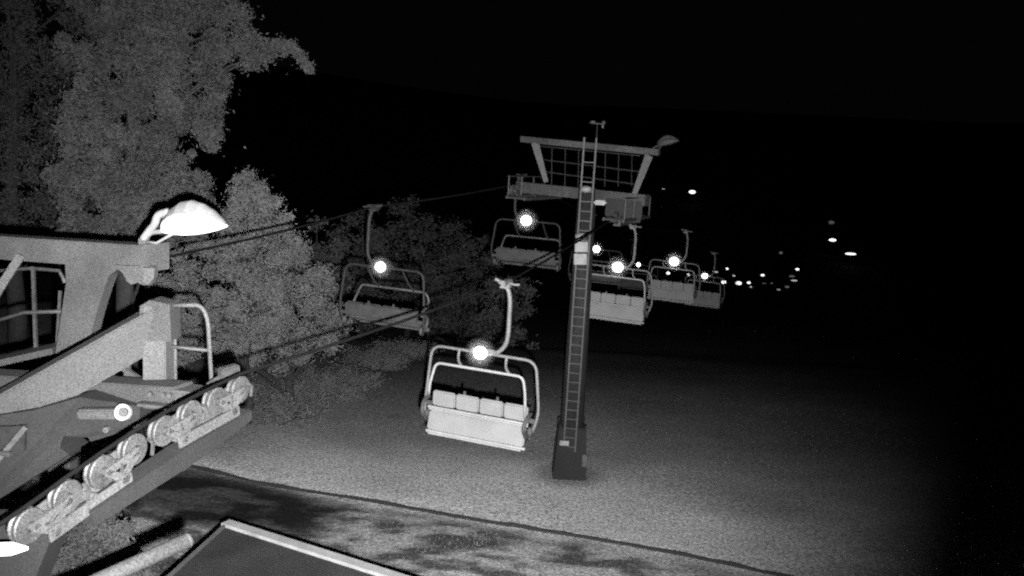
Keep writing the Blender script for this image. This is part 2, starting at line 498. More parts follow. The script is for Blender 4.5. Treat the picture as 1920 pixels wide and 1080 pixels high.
# undergrowth at the feet of the trees
for cx, cy, r_, d, lab in [(470, 742, 46, 30, 'round bush under the low wide tree, nearest the station railing'),
                      (600, 720, 42, 32, 'small bush at the right foot of the low wide tree'),
                      (540, 700, 42, 30.5, 'bush between the two at the foot of the low wide tree'),
                      (640, 690, 42, 33.5, 'bush in the gap left of the nearest chair seen from behind'),
                      (520, 748, 42, 28.5, 'lowest bush on the slope, in front of the low wide tree'),
                      (760, 655, 42, 41, 'faint bush between the nearest chair seen from behind and the big chair'),
                      (700, 672, 40, 38, 'dim bush below the nearest chair seen from behind')]:
    base = P(cx, cy, d); base.z = gh(base.x, base.y)
    t = thing('bush', lab, 'bush', base, 0, 'bushes at the foot of the trees')
    cs, rs = [], []
    for k in range(26):
        cs.append(Vector((random.uniform(-1.3, 1.3), random.uniform(-.7, .7), random.uniform(-.05, .6)))); rs.append(random.uniform(.32, .5))
    leaf_mesh('foliage', cs, rs, 240, .06, 'foliage_bush', t, 0.9, 0.2)
    bm = NB()
    for k in range(6):
        tube(bm, [(0, 0, -.1), cs[k] * .5, cs[k]], .03, 5, .008)
    link('stem', bm, 'bark', t)

# ---------------------------------------------------------------- chairs
def hoop(wt, wb, zt, zb, y0=0.0, yb=0.0, r=0.28, bow=0.05):
    return round_corners([(-wb, yb, zb), (-wb - bow, (y0 + yb) / 2, (zt + zb) * .55), (-wt, y0, zt), (wt, y0, zt), (wb + bow, (y0 + yb) / 2, (zt + zb) * .55), (wb, yb, zb)], r, 6)

def make_chair(folded):
    """origin at the middle of the hoop top, -Y is where the rider faces"""
    tone = 'chair_frame_metal' if folded else 'chair_frame_dimmed'
    t = thing('chairlift_chair', '', 'chairlift chair', (0, 0, 0), 0)
    bm = NB()                                                     # J hanger
    tube(bm, smooth_path([(0.02, 0, 0.0), (.14, 0, .0), (.30, 0, .07), (.42, 0, .22), (.455, 0, .42), (.45, 0, .75), (.44, 0, 1.02), (.40, 0, 1.20), (.33, 0, 1.30)], 5), .042, 10)
    link('hanger', bm, tone, t, True)
    bm = NB()                                                     # clamp on the rope
    box(bm, (.33, 0, 1.35), .13, .42, .11, .02); box(bm, (.33, .0, 1.30), .2, .16, .1, .02)
    tube(bm, [(.14, -.05, 1.40), (.24, -.02, 1.36), (.34, 0, 1.34)], .03, 8); tube(bm, [(.34, 0, 1.35), (.52, .03, 1.33), (.58, .05, 1.34)], .022, 8)
    link('grip', bm, tone, t)
    bm = NB()                                                     # outer hoop
    tube(bm, round_corners([(-1.08, 0, -1.38), (-1.10, 0, -1.15), (-1.03, 0, 0), (1.03, 0, 0), (1.17, 0, -1.0), (1.02, 0, -1.45)], .22, 7), .029, 10)
    tube(bm, [(-.28, 0, .0), (-.2, 0, .06), (.2, 0, .06), (.28, 0, .0)], .03, 8)
    link('frame', bm, tone, t, True)
    zb, yf = (-.28, -.16) if folded else (-.52, -.45)
    bm = NB()
    tube(bm, round_corners([(-.98, -.12, -.92), (-.96, yf, -.72), (-.86, yf, zb), (.86, yf, zb), (.93, yf, -.62), (.94, -.12, -1.05)], .12, 6), .027, 8)
    link('restraint_bar', bm, 'chair_bar_metal' if folded else 'chair_bar_dimmed', t, True)
    for s in (-.47, .47):
        bm = NB()
        tube(bm, smooth_path([(s, 0, .02), (s, yf * .25, -.12), (s + .05 * (1 if folded else -.6), yf * .7, zb * .75 + .0), (s + .14 * (1 if folded else -.6), yf, zb)], 4), .026, 8)
        link('link_arm', bm, tone, t, True)
    for k in range(4):                                            # four back pads
        x = -.72 + .48 * k
        bm = NB(); box(bm, (x, .02, -1.0), .455, .07, .29, .025)
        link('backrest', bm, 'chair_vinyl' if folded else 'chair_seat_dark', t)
    bm = NB(); box(bm, (0, .075, -1.02), 1.9, .03, .26, .008)
    for s in (-.3, .3): box(bm, (s * 1.1, .06, -.86), .045, .03, .14, .006)
    for s in (-1.02, 1.02): box(bm, (s, .04, -1.12), .14, .06, .08, .01)
    link('back_shell', bm, 'chair_shell', t)
    rot = Matrix.Rotation(R(-14 if folded else -76), 3, 'X')
    piv = Vector((0, -.03, -1.20)) if folded else Vector((0, -.04, -1.22))
    def rl(v): return piv + rot @ Vector(v)
    bm = NB(); box(bm, rl((0, 0, -.215)), 1.93, .08, .36, .025, rot)
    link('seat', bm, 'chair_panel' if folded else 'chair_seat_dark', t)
    bm = NB(); tube(bm, [(-1.0, -.07, -1.165), (1.0, -.07, -1.165)], .028, 8); tube(bm, [(-.99, -.04, -1.215), (.99, -.04, -1.215)], .018, 8)
    a, b = rl((-.99, .03, -.43)), rl((.99, .03, -.43))
    tube(bm, [a, b], .028, 8)
    a, b = rl((-.96, .07, -.475)), rl((.90, .07, -.475))
    tube(bm, [a, b], .018, 8)
    link('seat_frame', bm, 'chair_bar_metal' if folded else 'chair_bar_dimmed', t)
    for s in (-1, 1):
        bm = NB()
        tube(bm, smooth_path([(s * 1.02, 0, -.98), (s * 1.02, -.22, -1.02), (s * 1.0, -.32, -1.2), (s * 1.0, -.1, -1.42)], 4), .038, 8)
        ball(bm, (s * 1.03, -.02, -1.32), .075, 2, (.8, 1, 1.4))
        link('armrest', bm, 'chair_shell', t, True)
    bm = NB(); ball(bm, (0, -.15 if folded else .15, .03), .125, 3, (1.0, .8, .92))
    l = link('lamp', bm, 'lamp_lit', t, True)
    bm = NB(); disc(bm, (0, -.045 if folded else .045, .03), (0, 1, 0), .1, .06, 16)
    h = link('holder', bm, 'chair_shell', l)
    bm = NB(); ball(bm, (0, -.15 if folded else .15, .03), .33, 3, (1, 1, 1)); link('halo', bm, 'bloom_halo', l, True)  # no glass part: scattering ball added for the glow round the lamp
    return t

def dup(root):
    r = root.copy(); col.objects.link(r)
    for ch in list(root.children):
        c = ch.copy(); col.objects.link(c); c.parent = r
        for g in list(ch.children):
            d = g.copy(); col.objects.link(d); d.parent = c
    return r

proto = {True: make_chair(True), False: make_chair(False)}
used = set()
RTH, LTH = R(19.5), R(21)
def place(px, py, d, folded, th, label, group, roll=0.0, size=1.0, pos=None):
    o = proto[folded] if folded not in used else dup(proto[folded])
    used.add(folded)
    loc = pos or P(px, py, d)
    lm = [c for c in o.children if c.name.startswith('lamp')][0]
    c = Vector((0, -.15 if folded else .15, .03))
    lm.scale = (size, size, size); lm.location = c * (1 - size)
    # the lamp, 0.13 in front of the hoop, is what sits at the pixel
    o.location = loc
    o.rotation_euler = (0, roll, -th if folded else math.pi - th)
    o['label'] = label; o['category'] = 'chairlift chair'; o['group'] = group
    g = Vector((.33, 0, 1.35)); g.rotate(o.rotation_euler)
    return loc + g
GR, GL = 'chairs facing the camera on the near rope', 'chairs seen from behind on the far rope'
gripR = [place(906, 662, 16.3, True, RTH, 'nearest large four seat chair facing the camera, lit lamp on its hoop', GR, 0.02),
         place(1160, 502, 27.8, True, RTH, 'pale four seat chair just right of the tower mast', GR, 0.02, 1.3),
         place(1265, 491, 37.5, True, RTH, 'half hidden chair behind the pale chair right of the tower', GR, 0.02, 1.5),
         place(1322, 518, 49.0, True, RTH, 'small dark chair, third beyond the tower, at the edge of the dark', GR, 0.02, 1.15)]
gripL = [place(720, 502, 20.0, False, R(24), 'nearest chair seen from behind, in front of the trees left of the big chair', GL, 0.0, .95),
         place(990, 415, 26.8, False, R(22), 'chair seen from behind just left of the tower mast', GL, 0.0, 1.3),
         place(1120, 468, 36.0, False, RTH, 'chair seen from behind whose lamp shows just right of the tower mast', GL, 0.0, 1.1),
         place(1198, 497, 48.0, False, RTH, 'tiny far chair seen from behind, its lamp above the half hidden chair', GL, 0.0, .8)]

# ---------------------------------------------------------------- ropes
def rope(name, pts, label, sag=0.12):
    bm = NB()
    out = []
    for a, b in zip(pts, pts[1:]):
        for k in range(8):
            t = k / 8
            q = a.lerp(b, t); q.z -= sag * 4 * t * (1 - t) * min(1, (b - a).length / 14)
            out.append(q)
    out.append(pts[-1])
    tube(bm, out, 0.023, 8)
    o = link(name, bm, 'rope_steel', smooth=True)
    return tag(o, label, 'rope', 'haul ropes of the chairlift')

# near sheave train: wheel centres
WPX = [(50, 985), (113, 922), (187, 882), (246, 848), (303, 813), (354, 780), (402, 752), (446, 730)]
WD = [7.9, 8.3, 8.68, 9.05, 9.42, 9.78, 10.15, 10.5]
ctr = [P(a, b, d) for (a, b), d in zip(WPX, WD)]
# straighten: fit a line in plan, a gentle curve in height
A0, A1 = ctr[0].copy(), ctr[-1].copy()
tdir = (A1 - A0); tdir.z = 0; tlen = tdir.length; tdir.normalize()
side = Vector((tdir.y, -tdir.x, 0))                 # to the right of the line
WR = 0.165
print('train length', tlen, [round(c.z, 2) for c in ctr])
wheels = []
for k in range(8):
    s = k / 7
    z = A0.z + (A1.z - A0.z) * s + 0.09 * math.sin(math.pi * s)
    wheels.append(Vector((A0.x + tdir.x * tlen * s, A0.y + tdir.y * tlen * s, z)))

def sheave(parent, c, axis, r, wdt, mrim='sheave_metal', seg=22):
    """a grooved rope wheel: two flanges, rubber liner, hub"""
    axis = Vector(axis).normalized()
    bm = NB()
    s, u = frame_of(axis)
    prof = [(-.5, .30), (-.5, .93), (-.42, 1.0), (-.30, 1.0), (-.16, .87), (.16, .87), (.30, 1.0), (.42, 1.0), (.5, .93), (.5, .30)]
    rings = [[bm.verts.new(c + axis * (a * wdt) + (s * math.cos(t) + u * math.sin(t)) * (r * q)) for t in [math.tau * k / seg for k in range(seg)]] for a, q in prof]
    for a, b in zip(rings, rings[1:] + rings[:1]):
        for k in range(seg):
            bm.faces.new((a[k], b[k], b[(k + 1) % seg], a[(k + 1) % seg]))
    # dished web
    bmesh.ops.recalc_face_normals(bm, faces=bm.faces[:])
    o = link('sheave', bm, mrim, parent)
    bm = NB(); disc(bm, c, axis, r * .22, wdt * 1.7, 12)
    link('hub', bm, 'tower_light_steel', o)
    bm = NB(); disc(bm, c, axis, r * .89, wdt * .3, seg)
    link('liner', bm, 'rubber', o)
    return o

t = thing('sheave_assembly', 'large train of eight rope wheels at lower left, under the near haul rope', 'sheave train', (0, 0, 0), 0, 'sheave trains of the lift')
for c in wheels: sheave(t, c, side, WR, 0.10)
for k in range(0, 8, 2):                                          # rockers that carry two wheels each
    a, b = wheels[k], wheels[k + 1]
    bm = NB()
    for s in (-.085, .085):
        m_ = (a + b) / 2 - Vector((0, 0, .17))
        for p, q in ((a, m_), (b, m_), (a, b)):
            box_beam(bm, p + side * s, q + side * s, .018, .075)
    disc(bm, m_, side, .05, .26, 12)
    link('rocker', bm, 'galvanised_steel', t)
for k in (0, 4):
    a = (wheels[k] + wheels[k + 1]) / 2 - Vector((0, 0, .19)); b = (wheels[k + 2] + wheels[k + 3]) / 2 - Vector((0, 0, .19))
    bm = NB()
    for s in (-.12, .12):
        box_beam(bm, a + side * s - tdir * .08, b + side * s + tdir * .08, .02, .13)
    link('rocker_beam', bm, 'galvanised_steel', t)
bm = NB()
a = wheels[2] - Vector((0, 0, .36)) - tdir * .25; b = wheels[7] - Vector((0, 0, .30)) + tdir * .05
a += side * .07; b += side * .07
box_beam(bm, a, (a + b) / 2, .22, .16, h2=.22, w2=.22); box_beam(bm, (a + b) / 2, b, .22, .24, h2=.12, w2=.2)
link('main_beam', bm, 'mid_paint', t)
for k in range(8):                                                # small rope catchers between wheels
    c = wheels[k] + tdir * (.18 if k < 7 else .13)
    bm = NB(); box_beam(bm, c + side * .09 - Vector((0, 0, .1)), c + side * .1 + Vector((0, 0, .03)), .02, .03)
    box_beam(bm, c + side * .1 + Vector((0, 0, .03)), c + side * .03 + Vector((0, 0, .07)), .025, .02)
    link('rope_catcher', bm, 'tower_light_steel', t)

TW_R = P(1172, 393, 24.6); TW_L = P(985, 342, 26.0)
r_start = wheels[0] + Vector((0, 0, WR * .93)) - tdir * 6 - Vector((0, 0, 1.4))
toprope = [c + Vector((0, 0, WR * .9 + .03)) for c in wheels]
rp = [r_start] + toprope + [gripR[0], TW_R, gripR[1], gripR[2], gripR[3]]
e = gripR[3] + (gripR[3] - gripR[2]) * 3; e.z = gripR[3].z - 7
rp.append(e)
rope('haul_rope', rp, 'near dark haul rope running over the eight wheels to the right side of the tower', .1)
LB = P(262, 492, 13.0)
lp = [P(150, 474, 14.2), LB, gripL[0], TW_L, gripL[1], gripL[2], gripL[3]]
e = gripL[3] + (gripL[3] - gripL[2]) * 3; e.z = gripL[3].z - 7
lp.append(e)
rope('haul_rope', lp, 'far dark haul rope from the top crossarm to the left side of the tower', .1)

# ---------------------------------------------------------------- near steelwork
g = thing('lift_gantry', 'heavy steel frame of crossarms, sloping brace and post at the left edge', 'gantry')
UP = Vector((0, 0, 1))
def part(name, bm, m='painted_steel', smooth=False, parent=None): return link(name, bm, m, parent or g, smooth)
# upper crossarm
bm = NB(); box_beam(bm, P(-140, 452, 14.6), P(291, 482, 13.0), .42, .36, bev=.02); part('crossarm', bm, 'galvanised_steel')
bm = NB(); box_beam(bm, P(286, 481, 12.98), P(297, 482, 12.95), .50, .40, bev=.01)
for q in ((-.15, -.1), (-.15, .1), (.15, -.1), (.15, .1)):
    pass
part('end_plate', bm, 'galvanised_steel')
# bracket under its end
bm = NB(); plate(bm, [P(213, 497, 12.9), P(290, 500, 12.7), P(291, 520, 12.7), P(283, 534, 12.7), P(268, 535, 12.75), P(258, 530, 12.8), P(246, 534, 12.8), P(238, 528, 12.85), P(230, 512, 12.9)], FWD, .10)
part('rope_bracket', bm, 'galvanised_steel')
bm = NB(); plate(bm, [P(268, 502, 12.5), P(290, 503, 12.5), P(288, 522, 12.5), P(278, 534, 12.5), P(268, 528, 12.5)], FWD, .05); part('rope_guide', bm, 'galvanised_steel')
# column, haunched at the top
bm = NB(); plate(bm, [P(122, 494, 13.75), P(224, 503, 13.4), P(205, 516, 13.45), P(196, 540, 13.5), P(180, 590, 13.5), P(162, 660, 13.5), P(150, 760, 13.5), P(90, 760, 13.6), P(104, 660, 13.7), P(118, 580, 13.75), P(124, 530, 13.75)], FWD, .30); part('column', bm, 'galvanised_steel')
# sloping brace, post, base girder
bm = NB(); box_beam(bm, P(-120, 845, 10.9), P(303, 605, 11.8), .34, .50, bev=.02)
part('brace', bm)
bm = NB(); plate(bm, [P(262, 574, 11.60), P(281, 563, 11.60), P(318, 571, 11.55), P(321, 640, 11.55), P(262, 640, 11.6)], FWD, .34); part('knee_plate', bm)
bm = NB(); box_beam(bm, P(298, 572, 11.75), P(298, 724, 11.75), .30, .32, up=FWD, bev=.015); part('post', bm, 'galvanised_steel')
bm = NB(); box_beam(bm, P(-160, 706, 12.8), P(345, 742, 11.3), .40, .30, bev=.015)
box_beam(bm, P(338, 736, 11.3), P(388, 733, 11.2), .34, .16, h2=.03)
part('girder', bm)
bm = NB(); box_beam(bm, P(262, 757, 11.0), P(346, 765, 10.9), .12, .035); part('flange', bm, 'tower_light_steel')
for a, b in ((306, 746), (282, 745), (318, 747)):
    bm = NB(); disc(bm, P(a, b - 6, 11.08), FWD, .03, .05, 8); part('bolt', bm, 'tower_light_steel')
# small diagonals seen in the triangle
bm = NB(); box_beam(bm, P(196, 668, 12.3), P(270, 716, 12.2), .06, .06); box_beam(bm, P(205, 705, 12.3), P(274, 652, 12.2), .05, .06); box_beam(bm, P(236, 640, 12.3), P(240, 712, 12.3), .08, .06, up=FWD)
part('cross_brace', bm, 'painted_steel')
# guard rail on the right of the post
bm = NB(); tube(bm, round_corners([P(322, 573, 11.7), P(378, 572, 11.7), P(390, 600, 11.7), P(397, 722, 11.7)], .22, 8), .028, 8)
part('handrail', bm, 'galvanised_steel', True)
bm = NB(); tube(bm, [P(322, 650, 11.7), P(389, 657, 11.7)], .022, 8); part('middle_rail', bm, 'galvanised_steel', True)
bm = NB(); tube(bm, [P(327, 574, 11.9), P(329, 722, 11.9)], .026, 8); part('rail_post', bm, 'galvanised_steel', True)
# small rope guard by the rail
bm = NB(); box_beam(bm, P(412, 700, 10.9), P(446, 690, 11.1), .12, .12, bev=.02); part('rope_guard', bm, 'tower_light_steel')
bm = NB(); box_beam(bm, P(392, 722, 11.2), P(420, 704, 11.0), .06, .06); part('guard_arm', bm)
# rails behind, between column and frame edge
rl_ = [((62, 500), (68, 668), .05), ((113, 545), (106, 668), .04)]
for a, b, ww in rl_:
    bm = NB(); box_beam(bm, P(*a, 14.6), P(*b, 14.6), ww, ww, up=FWD); part('rail_post', bm, 'tower_light_steel')
bm = NB(); tube(bm, [P(-60, 618, 14.6), P(45, 586, 14.6), P(115, 584, 14.4)], .032, 8); part('middle_rail', bm, 'tower_light_steel', True)
bm = NB(); tube(bm, [P(-60, 512, 14.6), P(60, 503, 14.6), P(112, 508, 14.4), P(122, 530, 14.3)], .03, 8); part('handrail', bm, 'tower_light_steel', True)
bm = NB(); box_beam(bm, P(-30, 588, 13.6), P(40, 478, 13.6), .09, .12); part('stay', bm, 'galvanised_steel')
bm = NB(); box_beam(bm, P(-60, 690, 14.2), P(108, 652, 14.4), .5, .10); part('walkway', bm, 'painted_steel')
# support under the sheave train
bm = NB(); plate(bm, [P(-60, 985, 8.6), P(40, 985, 8.6), P(100, 962, 8.6), P(92, 1020, 8.6), P(60, 1100, 8.6), P(20, 1190, 8.6), P(-60, 1190, 8.6)], FWD, .4); part('support_leg', bm, 'dark_paint')
bm = NB(); box_beam(bm, P(188, 930, 8.9), P(205, 950, 8.8), .2, .2); disc(bm, P(162, 930, 8.6), side, .05, .3, 12); part('support_pivot', bm, 'galvanised_steel')
# distant posts down to the ground so the frame stands
for px, py, d in ((120, 760, 13.6), (298, 757, 11.6), (160, 1180, 9.2)):
    p = P(px, py, d); q = Vector((p.x, p.y, gh(p.x, p.y) - .2))
    bm = NB(); box_beam(bm, q, p, .34 if px != 298 else .02, .34 if px != 298 else .02, up=FWD); 
    if px == 298: bm.free(); continue
    part('footing_post', bm, 'painted_steel')

# drive housing below the girder
hs = thing('machine_housing', 'boxy grey machine housing with a dark opening below the sloping brace', 'housing')
bm = NB()
pl = [P(-80, 790, 10.8), P(60, 770, 11.0), P(150, 745, 11.1), P(262, 762, 11.2), P(262, 800, 11.1), P(170, 828, 11.0), P(165, 820, 11), P(118, 818, 11), P(112, 840, 11), P(130, 852, 11), P(90, 880, 10.9), P(-80, 985, 10.8)]
plate(bm, pl, FWD, .5); link('casing', bm, 'mid_paint', hs)
bm = NB(); box_beam(bm, P(-20, 880, 10.6), P(48, 800, 10.7), .05, .06); box_beam(bm, P(-40, 842, 10.6), P(20, 852, 10.6), .05, .05); link('strut', bm, 'tower_light_steel', hs)
bm = NB(); plate(bm, [P(-60, 800, 10.72), P(20, 800, 10.72), P(46, 798, 10.72), P(46, 846, 10.72), P(-60, 856, 10.72)], FWD, .05); link('recess', bm, 'tower_steel', hs)
bm = NB(); disc(bm, P(231, 773, 10.55), P(231, 773, 10.55) - CP + Vector((.9, 0, 0)) * 6, .10, .05, 24); o = link('pulley', bm, 'lamp_paint', hs)
bm = NB(); disc(bm, P(232, 773, 10.51), P(231, 773, 10.55) - CP + Vector((.9, 0, 0)) * 6, .055, .05, 20); link('pulley_face', bm, 'galvanised_steel', o)
bm = NB(); box_beam(bm, P(150, 775, 10.8), P(222, 775, 10.7), .14, .12, bev=.02); link('shaft_housing', bm, 'painted_steel', hs)
for a, b, r_ in ((200, 805, .035),):
    bm = NB(); disc(bm, P(a, b, 10.75), FWD, r_, .06, 12); link('bolt_cap', bm, 'galvanised_steel', hs)


# ---------------------------------------------------------------- street-lamp style floodlights
def floodlight(base, head0, head1, wdt, lit, label, s=1.0, up=Vector((0, 0, 1))):
    t = thing('floodlight', label, 'floodlight', (0, 0, 0), 0, 'floodlights on the lift steelwork')
    ax = (head1 - head0); L = ax.length; ax.normalize()
    sd, u = frame_of(ax, up)
    if u.z < 0: u = -u
    prof = [(0, .14, .34), (.06, .24, .44), (.18, .38, .64), (.34, .48, .80), (.5, .50, .82), (.66, .46, .70), (.8, .38, .50), (.92, .24, .24), (1.0, .06, .03)]
    def ring(c, wv, hv, a0, a1, n, k):
        out = []
        for q in range(n + 1):
            a = a0 + (a1 - a0) * q / n
            sa = math.sin(a)
            out.append(c + sd * (math.cos(a) * wv * wdt * k) + u * (sa * (hv if sa > 0 else hv * .24) * wdt * k))
        return out
    def shell(a0, a1, k):
        bm = NB(); rings = []
        for f, wv, hv in prof:
            rings.append([bm.verts.new(v) for v in ring(head0 + ax * (L * f), wv, hv, a0, a1, 14, k)])
        for a, b in zip(rings, rings[1:]):
            for q in range(14): bm.faces.new((a[q], a[q + 1], b[q + 1], b[q]))
            bm.faces.new((a[0], b[0], b[-1], a[-1]))
        bm.faces.new(rings[0]); bm.faces.new(rings[-1][::-1])
        bmesh.ops.recalc_face_normals(bm, faces=bm.faces[:])
        return bm
    link('lamp_housing', shell(math.pi * .2, math.pi * .8, 1.05), 'lamp_paint' if lit else 'tower_light_steel', t, False)
    link('lamp_glass', shell(math.pi * .81, math.pi * 2.19, 1.0), 'flood_lit' if lit else 'tower_mid_steel', t, True)
    bm = NB(); tube(bm, smooth_path([base, base.lerp(head0, .35) + u * (.06 * s), base.lerp(head0, .75) + u * (.02 * s), head0 + ax * (.05 * L)], 4), .035 * s, 8)
    link('arm', bm, 'lamp_paint' if lit else 'tower_mid_steel', t, True)
    bm = NB(); tube(bm, [base + sd * .03 * s, base.lerp(head0, .6) - u * (.12 * s), head0 + ax * (.22 * L) - u * (.02 * s)], .02 * s, 6)
    link('cable', bm, 'lamp_paint' if lit else 'tower_mid_steel', t, True)
    bm = NB(); box(bm, base, .12 * s, .12 * s, .1 * s, .01); link('clamp', bm, 'galvanised_steel', t)
    return t
fl = floodlight(P(270, 452, 12.9), P(308, 432, 12.7), P(425, 424, 12.3), .46, True, 'big glaring white floodlight on the end of the near top crossarm')

bm = NB(); tube(bm, smooth_path([P(268, 448, 12.85), P(280, 432, 12.8), P(290, 420, 12.75), P(297, 404, 12.7), P(316, 398, 12.65)], 5), .05, 10, .06)
link('yoke', bm, 'lamp_paint', fl, True)

# glaring tube lamp at the left edge
t = thing('tube_lamp', 'glaring white tube lamp at the left edge, under the lowest rope wheel', 'lamp')
bm = NB(); a, b = P(-60, 1032, 7.6), P(52, 1028, 7.6)
n_ = 10; ringpts = [a.lerp(b, k / n_) for k in range(n_ + 1)]
tube(bm, [a, a.lerp(b, .75)], .055, 12); tube(bm, [a.lerp(b, .75), b], .055, 12, .012)
link('tube', bm, 'flood_lit', t, True)
bm = NB(); box_beam(bm, P(-60, 1030, 7.7), P(20, 1027, 7.7), .1, .03); link('mount', bm, 'galvanised_steel', t)

# pale pipe at the bottom
bm = NB(); a, b = P(120, 1118, 7.6), P(352, 1013, 8.2)
tube(bm, [P(-60, 1190, 7.3), a, b], .072, 16)
tube(bm, [b, b + (b - a).normalized() * .035], .072, 16, .052)
o = link('steel_pipe', bm, 'mid_pipe', smooth=False); tag(o, 'thick pale pipe end pointing right beside the roof corner', 'pipe')
for p in o.data.polygons: p.use_smooth = len(p.vertices) == 4

# ---------------------------------------------------------------- hut roof
RZ = 3.4
C_ = Pz(425, 984, RZ); A_ = Pz(742, 1085, RZ); B_ = Pz(316, 1084, RZ)
va = (A_ - C_).normalized(); vb = (B_ - C_).normalized()
print('hut corner', C_, 'angle', math.degrees(va.angle(vb)), va, vb)
LA, LB_ = 8.0, 6.0
cn = [C_, C_ + va * LA, C_ + va * LA + vb * LB_, C_ + vb * LB_]
hut = thing('hut', 'low dark flat roofed hut with a pale edge, bottom of the picture', 'hut')
bm = NB(); plate(bm, [c - Vector((0, 0, .12)) for c in cn], (0, 0, 1), .12); link('roof', bm, 'roofing', hut)
def inset(c, k): m_ = sum(cn, Vector()) / 4; return m_ + (c - m_) * k
bm = NB(); lo_ = [inset(c, .93) for c in cn]; lo_ = [Vector((c.x, c.y, Z0 - .3)) for c in lo_]
plate(bm, lo_, (0, 0, 1), RZ - .125 - Z0 + .3); wl = link('wall', bm, 'hut_wall', hut)
bm = NB(); box_beam(bm, cn[0] - va * .03 + Vector((0, 0, .02)), cn[1] + Vector((0, 0, .02)), .2, .08); link('roof_edge', bm, 'roof_trim', hut)
bm = NB(); box_beam(bm, cn[0] + Vector((0, 0, .02)) + vb * .07, cn[3] + Vector((0, 0, .02)), .05, .05); link('roof_edge', bm, 'hut_wall', hut)

# ---------------------------------------------------------------- line tower
def tw(px, py, d): return P(px, py, d)
MT = P(1102, 352, 24.65)
t = thing('lift_tower', 'tall lift tower with ladder, crossarm and upper lifting frame', 'tower')
base = Vector((TB.x, TB.y, gh(TB.x, TB.y)))
bm = NB(); tube(bm, [base + Vector((0, 0, -.2)), MT], .36, 20, .25); link('mast', bm, 'tower_steel', t, True)
bm = NB(); box_beam(bm, base - Vector((0, 0, .2)), base + Vector((0, 0, 1.5)), .98, .98, up=FWD, w2=.78, h2=.78, bev=.04)
for s in (-.36, .36):
    for q in (-.36, .36): disc(bm, base + Vector((s, q, 1.52)), (0, 0, 1), .035, .12, 8)
link('footing', bm, 'dark_paint', t)
# ladder
def mpt(f): return base.lerp(MT, f) + (LPOS - MT).normalized() * (.40 - .10 * f)
lb, lt = base.lerp(MT, .10) + Vector((-.06, -.42, 0)), P(1107, 258, 24.2)
lx = Vector((math.cos(R(8)), -math.sin(R(8)), 0))
ladder = NB()
for s in (-.165, .165): box_beam(ladder, lb + lx * s, lt + lx * s, .045, .04, up=FWD)
nr = 33
for k in range(nr):
    if k in (nr - 1, nr - 2, nr - 4): continue
    c = lb.lerp(lt, (k + .5) / nr); box_beam(ladder, c - lx * .165, c + lx * .165, .028, .028)
link('ladder', ladder, 'tower_light_steel', t)
# crossarm (across the line) and walkways
ca, cb = P(972, 350, 25.9), P(1214, 376, 24.0)
bm = NB(); box_beam(bm, ca, cb, .36, .30, bev=.01); link('crossarm', bm, 'tower_mid_steel', t)
ld_ = Vector((math.sin(RTH), math.cos(RTH), 0)); cd = (cb - ca).normalized()
def slats(bm, c, along, across, L, W, n, th=.03):
    for k in range(n):
        q = c + along * (L * (k / (n - 1) - .5))
        box_beam(bm, q - across * W / 2, q + across * W / 2, L / n * .45, th)
    for s in (-1, 1): box_beam(bm, c - along * L / 2 + across * s * W / 2, c + along * L / 2 + across * s * W / 2, .05, .08)
for px, py, d in ((1004, 362, 25.6), (1178, 400, 24.2)):
    bm = NB(); c = P(px, py, d)
    slats(bm, c - Vector((0, 0, .12)), ld_, cd, 3.4, .55, 22)
    for k in range(4):
        q = c + ld_ * (-1.6 + k * 1.06) + cd * (.27 if px > 1100 else -.27)
        box_beam(bm, q - Vector((0, 0, .1)), q + Vector((0, 0, .45)), .03, .03, up=FWD)
    q = c + cd * (.27 if px > 1100 else -.27) + Vector((0, 0, .45))
    box_beam(bm, q - ld_ * 1.65, q + ld_ * 1.65, .03, .03)
    link('walkway', bm, 'tower_mid_steel', t)
bm = NB(); c = P(1170, 382, 24.2); 
plate(bm, [P(1138, 372, 23.9), P(1204, 378, 23.9), P(1204, 398, 23.9), P(1200, 418, 23.9), P(1140, 417, 23.9), P(1134, 400, 23.9)], ld_, .05); link('side_plate', bm, 'tower_steel', t)
# lifting frame
bm = NB(); box_beam(bm, P(978, 261, 25.6), P(1236, 286, 23.9), .20, .17, bev=.01); link('lifting_beam', bm, 'tower_mid_steel', t)
for a, b, d1, d2 in (((1003, 268), (1024, 342), 25.4, 25.4), ((1216, 292), (1188, 366), 24.1, 24.2)):
    bm = NB(); box_beam(bm, P(*a, d1), P(*b, d2), .22, .16, w2=.13, up=FWD); link('leg', bm, 'tower_light_steel', t)
for k, (a, b) in enumerate((((1012, 274), (1200, 292)), ((1022, 300), (1200, 322)), ((1022, 322), (1195, 346)))):
    bm = NB(); tube(bm, [P(*a, 25.4), P(*b, 24.2)], .018, 6); link('cage_rail', bm, 'tower_steel', t)
for k in range(7):
    x = 1035 + 25 * k
    if 1090 < x < 1115: continue
    bm = NB(); tube(bm, [P(x, 272 + .1 * (x - 1000), 24.9), P(x - 1, 350, 24.9)], .014, 6); link('cage_rail', bm, 'tower_steel', t)
